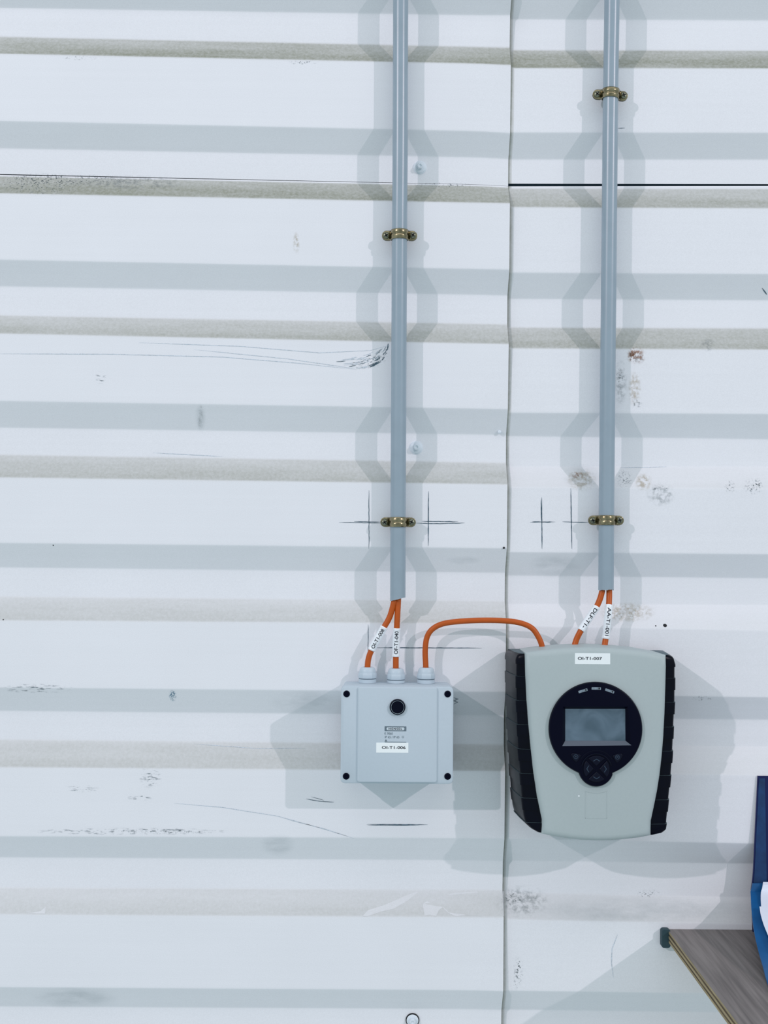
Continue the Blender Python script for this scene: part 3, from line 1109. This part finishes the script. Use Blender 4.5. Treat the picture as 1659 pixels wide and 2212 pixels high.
for u, v, a in ((1259.3, 1492.3, 17), (1288, 1487.2, -1), (1317, 1492.5, -18)):
    rot_plate('status_light', u, v, 20.5, 5.6, math.radians(a), ZD - .2, .8, M['led'], bez)
    rot_plate('light_dot', u + 6.5 * math.cos(math.radians(a)), v - 6.5 * math.sin(math.radians(a)), 3.6, 3.8, math.radians(a), ZD + .6, .3, M['slot'], bez, 1.7)
# key pad
kc = P(1288.2, 1660.5, ZD)
k = (FPX - ZD) / FPX * K
def arc_band(name, ra, rb, a0, a1, d, thick, material, parent, c=kc, n=24):
    loop = [(c.x + ra * k * math.cos(math.radians(a0 + (a1 - a0) * i / n)), c.z + ra * k * math.sin(math.radians(a0 + (a1 - a0) * i / n))) for i in range(n + 1)]
    loop += [(c.x + rb * k * math.cos(math.radians(a1 + (a0 - a1) * i / n)), c.z + rb * k * math.sin(math.radians(a1 + (a0 - a1) * i / n))) for i in range(n + 1)]
    o = prism(name, loop, [(-d * K, 0), (-(d + thick) * K, 0.25 * K)], material)
    sub(o, parent)
    return o
arc_band('key_ring', 31.2, 33.4, 12, 168, ZD - .3, 2.2, M['key'], bez)
arc_band('key_ring', 38.5, 40.0, 30, 150, ZD - .3, 1.0, M['key'], bez)
for a in (90, 180, 270, 0):
    # fan-shaped key with its chevron
    c = kc
    loop = []
    ra, rb = 7.5, 28.0
    am = math.radians(a)
    ap = (c.x + 6 * k * math.cos(am), c.z + 6 * k * math.sin(am))
    loop.append(ap)
    for i in range(9):
        w = math.radians(a - 38 + 76 * i / 8)
        loop.append((c.x + rb * k * math.cos(w), c.z + rb * k * math.sin(w)))
    o = prism('arrow_key', loop, [(-(ZD - .5) * K, 0), (-(ZD + 2.0) * K, 0.2 * K), (-(ZD + 2.6) * K, 1.0 * K)], M['key'])
    sub(o, bez)
    # chevron
    tip, wid = 22.0, 7.0
    rad, tan = Vector((math.cos(am), math.sin(am))), Vector((-math.sin(am), math.cos(am)))
    ctr = Vector((c.x, c.z))
    q = [ctr + (rad * tip) * k, ctr + (rad * (tip - 4.5) + tan * wid) * k, ctr + (rad * (tip - 6.3) + tan * wid) * k, ctr + (rad * (tip - 2.0)) * k,
         ctr + (rad * (tip - 6.3) - tan * wid) * k, ctr + (rad * (tip - 4.5) - tan * wid) * k]
    ch = mesh_obj('key_chevron', [(p.x, -(ZD + 2.9) * K, p.y) for p in q], [(0, 1, 2, 3), (0, 3, 4, 5)], M['keymark'])
    sub(ch, bez)
for u, v, s in ((1244.0, 1634.5, 1), (1333.8, 1635.5, -1)):
    c = P(u, v, ZD)
    pts = [(-11, 4.5), (-8, 8), (0, 7.5), (9, 4.5), (11, 2.5), (6, -6), (1, -12), (-6, -6)]
    loop = [(c.x + s * x * k, c.z + z * k) for x, z in pts]
    o = prism('side_key', loop, [(-(ZD - .5) * K, 0), (-(ZD + 1.5) * K, 0.3 * K), (-(ZD + 2.0) * K, 1.0 * K)], M['key'])
    sub(o, bez)
    o = lathe('key_symbol', [(5.0 * k, 0), (5.0 * k, .0001)], P(u, v, ZD + 2.2), M['keymark'], n=20)
    sub(o, bez)
    o = lathe('key_symbol', [(3.8 * k, 0), (3.8 * k, .0001)], P(u, v, ZD + 2.6), M['key'], n=20)
    sub(o, bez)
    for q in (45, -45):
        rot_plate('key_symbol', u, v, 6.4 if s < 0 else 4.0, 1.2, math.radians(q), ZD + 2.9, .15, M['keymark'], bez, .3)
st = rect_plate('label_sticker', 1241.6, 1411.2, 1318, 1434.6, DT - 1.0, 1.4, M['sticker'], det, .6)
flat_text('lettering', 'OI-T1-007', 1274.3, 1422.3, DT + .8, 52, 6.4, M['ink'], st, .012)
# embossed frame under the key pad
for (u0, v0, u1, v1) in ((1264, 1709, 1265.2, 1767.5), (1310, 1709, 1311.2, 1767.5), (1264, 1767, 1311, 1768)):
    rect_plate('embossed_line', u0, v0, u1, v1, DT, .35, M['cover'], det, .3)
cu_ = [P(1264 + 47 * i / 10, 1709 + 4.2 * math.sin(math.pi * i / 10), DT) for i in range(11)]
tube('embossed_line', cu_, .6 * K, M['cover'], det, 8)
lathe('white_speck', [(1.6 * K, 0), (1.2 * K, .0002)], P(1250.5, 1719.5, DT), M['sticker'], det, n=10)

# ------------------------------------------------------------------ shelf
sh_a = P(1441, 2007, -RIGHT_BACK)
SZ = sh_a.z
TH = 0.0145
shelf = thing('plywood_shelf', 'grey-brown plywood shelf fixed to the wall in the lower right corner', 'shelf', (sh_a.x, RIGHT_BACK * K, SZ - TH))
x0, x1, yb, yf = sh_a.x, sh_a.x + 0.45, RIGHT_BACK * K - .0002, -0.40
nl = 5
for i in range(nl):
    zt, zb = SZ - TH * i / nl, SZ - TH * (i + 1) / nl
    e = [0, .0004, -.0002, .0005, 0][i]
    v = [(x0 + e, yf, zb), (x1, yf, zb), (x1, yb, zb), (x0 + e, yb, zb), (x0 + e, yf, zt), (x1, yf, zt), (x1, yb, zt), (x0 + e, yb, zt)]
    f = [(0, 1, 2, 3), (4, 5, 6, 7), (0, 1, 5, 4), (2, 3, 7, 6), (1, 2, 6, 5), (3, 0, 4, 7)]
    mm = M['ply_light'] if i % 2 == 0 else M['ply_dark']
    mesh_obj('ply_layer', v, f, None, shelf, None, [mm, M['wood']], [0, 1 if i == 0 else 0, 0, 0, 0, 0])
# steel cleat at the wall end of the shelf
q0, q1 = pxy(1429, 2048, 4), pxy(1452, 2007.5, 4)
cl_ = rrect(q0[0], q0[0] + .30, q0[1], SZ - .0002 - TH * 0, .004, 4)
prism('steel_cleat', rrect(q0[0], q1[0] - .002, q0[1], q1[1], .0035, 4), [(RIGHT_BACK * K, 0), (-4 * K, 0), (-6 * K, 1 * K)], M['steel'], shelf)

# ------------------------------------------------------------------ folder with papers
FW = 0.235
# open folder: the back cover leans on the wall, the other cover slopes out over the shelf
prof_flap = [(1621.6, 1926, 12), (1623, 1960, 73), (1626.5, 1995, 131), (1631, 2022, 174), (1638, 2052, 223), (1648, 2087, 276), (1659, 2124, 330)]
prof_back = [(1637, 1676, -6), (1634, 1740, -3), (1630.5, 1810, 0), (1627, 1885, 3), (1622.5, 1922, 6)]
flap = [P(*q) for q in prof_flap]
back = [P(*q) for q in prof_back]
flap[-1].z = SZ + .0030
flap.append(flap[-1] + Vector((-.006, -.05, 0)))
bb = Vector((back[-1].x + .002, back[-1].y, SZ + .0004))
folder = thing('document_folder', 'open blue document folder on the shelf, its dark navy cover leaning on the wall', 'folder', (flap[-1].x, (flap[-1].y + bb.y) / 2, SZ))
def sheet(name, edge, width, thick, material, parent, lift=0.0, x_in=0.0):
    """bent board: edge polyline extruded to the right, with real thickness"""
    verts, faces = [], []
    n = len(edge)
    for i, p in enumerate(edge):
        a, b = edge[max(0, i - 1)], edge[min(n - 1, i + 1)]
        t = (b - a).normalized()
        nr = Vector((0, t.z, -t.y)).normalized()
        if nr.y - nr.z > 0 and nr.y > -.2 and nr.z < 0:
            nr = -nr
        elif nr.y > 0.5:
            nr = -nr
        for q in (p + nr * lift, p + nr * (lift - thick)):
            verts.append(q + Vector((x_in, 0, 0)))
            verts.append(Vector((edge[0].x + width, q.y, q.z)))
    for i in range(n - 1):
        a, b = i * 4, i * 4 + 4
        faces += [(a, a + 1, b + 1, b), (a + 2, b + 2, b + 3, a + 3), (a, b, b + 2, a + 2), (a + 1, a + 3, b + 3, b + 1)]
    faces += [(0, 2, 3, 1), tuple(x + (n - 1) * 4 for x in (0, 1, 3, 2))]
    return mesh_obj(name, verts, faces, material, parent, 30)
bp = sheet('back_cover', catmull(back, 4) + [bb], FW, .0022, M['navy'], folder)
ft = catmull(flap, 5)
top = P(1626, 1908, 10)
ft = [top] + ft
sheet('front_cover', ft, FW, .0018, M['blue'], folder)
hem_e = [p + Vector((.0015, 0, -.003 if i == 0 else 0)) for i, p in enumerate(catmull(back, 4))]
hem = sheet('edge_hem', hem_e, .0075, .0005, M['hem'], None, .0006)
sub(hem, bp)
papers = (([(1648, 1905, 14), (1644.5, 1929, 22), (1646, 1965, 78), (1653, 2000, 136), (1664, 2032, 184), (1680, 2070, 240), (1698, 2110, 300)], .0012,
           'white paper sheet lying deepest in the blue folder, its top edge standing highest'),
          ([(1647, 1911, 17), (1643, 1931, 26), (1644, 1965, 80), (1650, 2000, 138), (1661, 2032, 187), (1676, 2070, 243), (1692, 2105, 296)], .0030,
           'white paper sheet in the middle of the papers in the blue folder'),
          ([(1640, 1966, 86), (1643, 1985, 118), (1650, 2008, 155), (1659, 2030, 190), (1672, 2066, 246), (1686, 2100, 296)], .0050,
           'front white paper sheet in the blue folder, its corner sticking out left and lowest'))
for pts, lift, lab in papers:
    e = catmull([P(*q) for q in pts], 4)
    o = sheet('paper_sheet', e, .205, .0004, M['paper'], None, lift)
    o['label'] = lab
    o['category'] = 'paper'
    o['group'] = 'papers in the blue folder'

# ------------------------------------------------------------------ pencil marks, scuffs and dirt on the sheets
pen, soft = M['pencil'], M['pencil_soft']
for pts, w in (([(797, 1059), (797, 1186)], 1.2), ([(925.5, 1061), (925, 1179)], 1.8), ([(732, 1128.5), (824, 1130)], 1.2), ([(765, 1126.5), (822, 1127.5)], 1.2),
               ([(899, 1130), (950, 1131), (1004, 1129.5)], 1.3), ([(911, 1126), (990, 1126.8)], 1.3),
               ([(1170, 1074), (1171, 1186)], 1.8), ([(1168.6, 1080), (1169.4, 1125)], 1.0), ([(1145, 1128), (1200, 1127)], 1.2), ([(1150, 1126.5), (1190, 1128.5)], 1.2),
               ([(1233, 1054), (1234, 1120), (1235.5, 1186)], 1.7), ([(1215, 1127), (1270, 1128.5)], 1.4),
               ([(795.5, 1349), (795, 1412)], 1.1), ([(808, 1399), (940, 1399.5), (1041, 1400)], 1.5),
               ([(792, 1781), (924, 1781.5)], 1.5), ([(794, 1783), (905, 1782.8)], 1.1),
               ([(1646, 622), (1657, 637)], 2.4), ([(1335, 277), (1350, 276.6)], 1.2),
               ([(661, 1726), (690, 1731), (721, 1733)], 1.4), ([(672, 1721), (700, 1729)], 1.0),
               ([(978, 1507), (990, 1510), (979, 1514), (989, 1517), (980, 1521)], 1.2)):
    stroke('pencil_line', pts, w, pen, jitter=.25)
for pts, w in (([(375, 1735), (480, 1744), (600, 1763), (690, 1788), (765, 1811)], 1.0), ([(620, 1770), (700, 1790), (755, 1808)], .8),
               ([(1334, 2019), (1322, 2050), (1321, 2080), (1325, 2112)], 1.2), ([(0, 764), (240, 765), (480, 771), (640, 784), (770, 798)], 1.0),
               ([(300, 740), (520, 748), (690, 762), (800, 757), (842, 745)], .9), ([(420, 755), (620, 775), (760, 795), (800, 790)], .8),
               ([(330, 978), (480, 986)], .9), ([(420, 1607), (560, 1617), (660, 1616)], 1.0), ([(1340, 1010), (1440, 1008.5)], 1.0),
               ([(1240, 1484), (1245, 1500)], .8)):
    stroke('scratch', pts, w, soft, jitter=.2)
outer = [(839, 742), (840, 762), (828, 779), (802, 793), (764, 798)]
inner = [(836, 741), (812, 752), (786, 762), (750, 768), (700, 772)]
def arc_pt(t, w):
    k = min(3, int(t * 4))
    f = t * 4 - k
    a = [inner[k][i] + (inner[k + 1][i] - inner[k][i]) * f for i in (0, 1)]
    b = [outer[k][i] + (outer[k + 1][i] - outer[k][i]) * f for i in (0, 1)]
    return (a[0] + (b[0] - a[0]) * w, a[1] + (b[1] - a[1]) * w)
for i in range(46):
    w = random.random() ** .55
    t0 = random.uniform(0, .9)
    ln_ = random.uniform(.05, .22)
    pts = [arc_pt(min(.999, t0 + ln_ * q / 3), w) for q in range(4)]
    heavy = w > .72 and random.random() < .6
    stroke('scuff_line', pts, random.uniform(1.2, 2.6) if heavy else random.uniform(.5, 1.1), pen if heavy or i % 5 == 0 else soft, jitter=.5)
D_dark = stain_mat('dark_dirt', (70, 86, 92), .75, 420, .54, .66)
D_soft = stain_mat('soft_grey_dirt', (150, 162, 166), .2, 60, .30, .70, (.4, 1, 1))
D_scuff = stain_mat('scuff_dirt', (84, 100, 108), .7, 300, .53, .63, (.35, 1, 1.6))
D_grey = stain_mat('grey_dirt', (136, 144, 146), .5, 160, .44, .68)
D_rust = stain_mat('rusty_dirt', (146, 108, 84), .75, 260, .44, .60)
D_tan = stain_mat('tan_dirt', (176, 166, 146), .5, 200, .42, .62)
D_white = stain_mat('touch_up_paint', (226, 231, 238), .9, 60, .30, .50)
D_blue = stain_mat('blue_smear', (42, 110, 136), .8, 420, .45, .60)
for box, mt, kw in (((1352, 748, 1396, 788), D_rust, {}), ((1358, 750, 1376, 784), D_rust, {}), ((1366, 764, 1394, 784), D_grey, {}),
                    ((1326, 775, 1356, 880), D_grey, {}), ((1330, 790, 1350, 840), D_dark, {}), ((1355, 800, 1386, 880), D_tan, {}), ((1364, 860, 1388, 886), D_dark, {}),
                    ((1395, 1040, 1460, 1095), D_grey, {}), ((1402, 1048, 1448, 1062), D_dark, {}), ((1370, 1020, 1410, 1062), D_tan, {}),
                    ((1330, 1012, 1368, 1058), D_dark, {}), ((1222, 1010, 1290, 1062), D_tan, {}), ((1232, 1018, 1262, 1034), D_rust, {}),
                    ((1564, 1036, 1590, 1066), D_dark, {}), ((1604, 1030, 1650, 1070), D_dark, {}), ((1625, 1034, 1645, 1062), D_dark, {}),
                    ((1512, 730, 1548, 760), D_grey, {}), ((1210, 1000, 1300, 1060), D_soft, {}),
                    ((-10, 372, 190, 424), D_dark, {}), ((-10, 375, 330, 400), D_dark, {}), ((150, 378, 420, 412), D_grey, {}), ((880, 394, 1040, 406), D_dark, {}),
                    ((60, 1788, 520, 1804), D_scuff, {}), ((230, 1790, 480, 1802), D_dark, {}), ((300, 1655, 350, 1705), D_scuff, {}), ((140, 1696, 215, 1712), D_scuff, {}),
                    ((275, 1716, 330, 1732), D_scuff, {}), ((420, 870, 446, 934), D_soft, {}), ((426, 872, 440, 930), D_grey, {}),
                    ((364, 1490, 382, 1516), D_blue, {}), ((1068, 1910, 1190, 1985), D_grey, {}), ((1082, 1922, 1140, 1960), D_dark, {}),
                    ((1108, 2065, 1132, 2130), D_dark, {}), ((1113, 2075, 1127, 2116), D_dark, {}), ((1108, 2108, 1124, 2138), D_dark, {}),
                    ((1370, 1920, 1430, 1940), D_dark, {}), ((1140, 1935, 1660, 1998), D_soft, {}), ((1290, 1300, 1420, 1345), D_tan, {}),
                    ((560, 1800, 640, 1850), D_soft, {}), ((762, 766, 846, 796), D_dark, {'skew': -24}),
                    ((130, 120, 220, 130), D_dark, {}), ((620, 130, 690, 140), D_dark, {}), ((0, 1476, 160, 1498), D_scuff, {}), ((580, 1490, 740, 1545), D_soft, {}),
                    ((60, 2130, 260, 2180), D_soft, {}), ((1140, 1195, 1260, 1250), D_soft, {}), ((960, 1200, 1040, 1220), D_soft, {}),
                    ((205, 800, 230, 830), D_scuff, {}), ((632, 500, 648, 550), D_tan, {}), ((1490, 1503, 1545, 1514), D_dark, {}), ((1170, 1520, 1250, 1560), D_soft, {})):
    patch('dirt_stain', box, mt, **kw)
def paint_poly(pts):
    vv = [Vector((p[0], p[1], 0)) for p in pts]
    o = mesh_obj('paint_patch', [on_wall(p[0], p[1], .25) for p in pts], [tuple(t) for t in tessellate_polygon([vv])], M['wall'], wall)
    o.data.attributes.new('dust_and_shade', 'FLOAT', 'POINT').data.foreach_set('value', [.2] * len(pts))
paint_poly([(783, 1979), (795, 1966), (830, 1955), (860, 1942), (893, 1928), (903, 1927), (880, 1946), (850, 1963), (820, 1970), (795, 1979)])
paint_poly([(913, 1953), (922, 1947), (930, 1949), (941, 1942), (960, 1934), (985, 1928), (1012, 1927), (1030, 1925), (1062, 1926), (1089, 1924.5), (1089, 1978), (1040, 1979), (1002, 1977), (985, 1979.5), (968, 1972), (956, 1960), (948, 1966), (942, 1979), (928, 1976), (917, 1978), (915, 1965)])
paint_poly([(60, 1973), (88, 1968), (99, 1958), (97, 1974)])
# small drilled holes
for u, v, r in ((1436.5, 1351, 4.2), (1416.5, 1352, 1.6), (1088.5, 1183.5, 2.4), (7, 1338.5, 1.4), (115, 1178, 1.4)):
    g = (wall_depth(u, v + 2) - wall_depth(u, v - 2)) / 4.0      # slope of the sheet here
    lathe('drill_hole', [(r * K, 0), (r * K * .8, .0002)], on_wall(u, v, .3), M['slot'], wall, axis=Vector((0, -1, g)), n=14)
# dried drip of paint on the left sheet
lathe('paint_drip', [(4.2 * K, 0), (3.6 * K, .0012), (1.5 * K, .0018)], on_wall(1079, 933, 0), M['paintwhite'], wall, n=16)
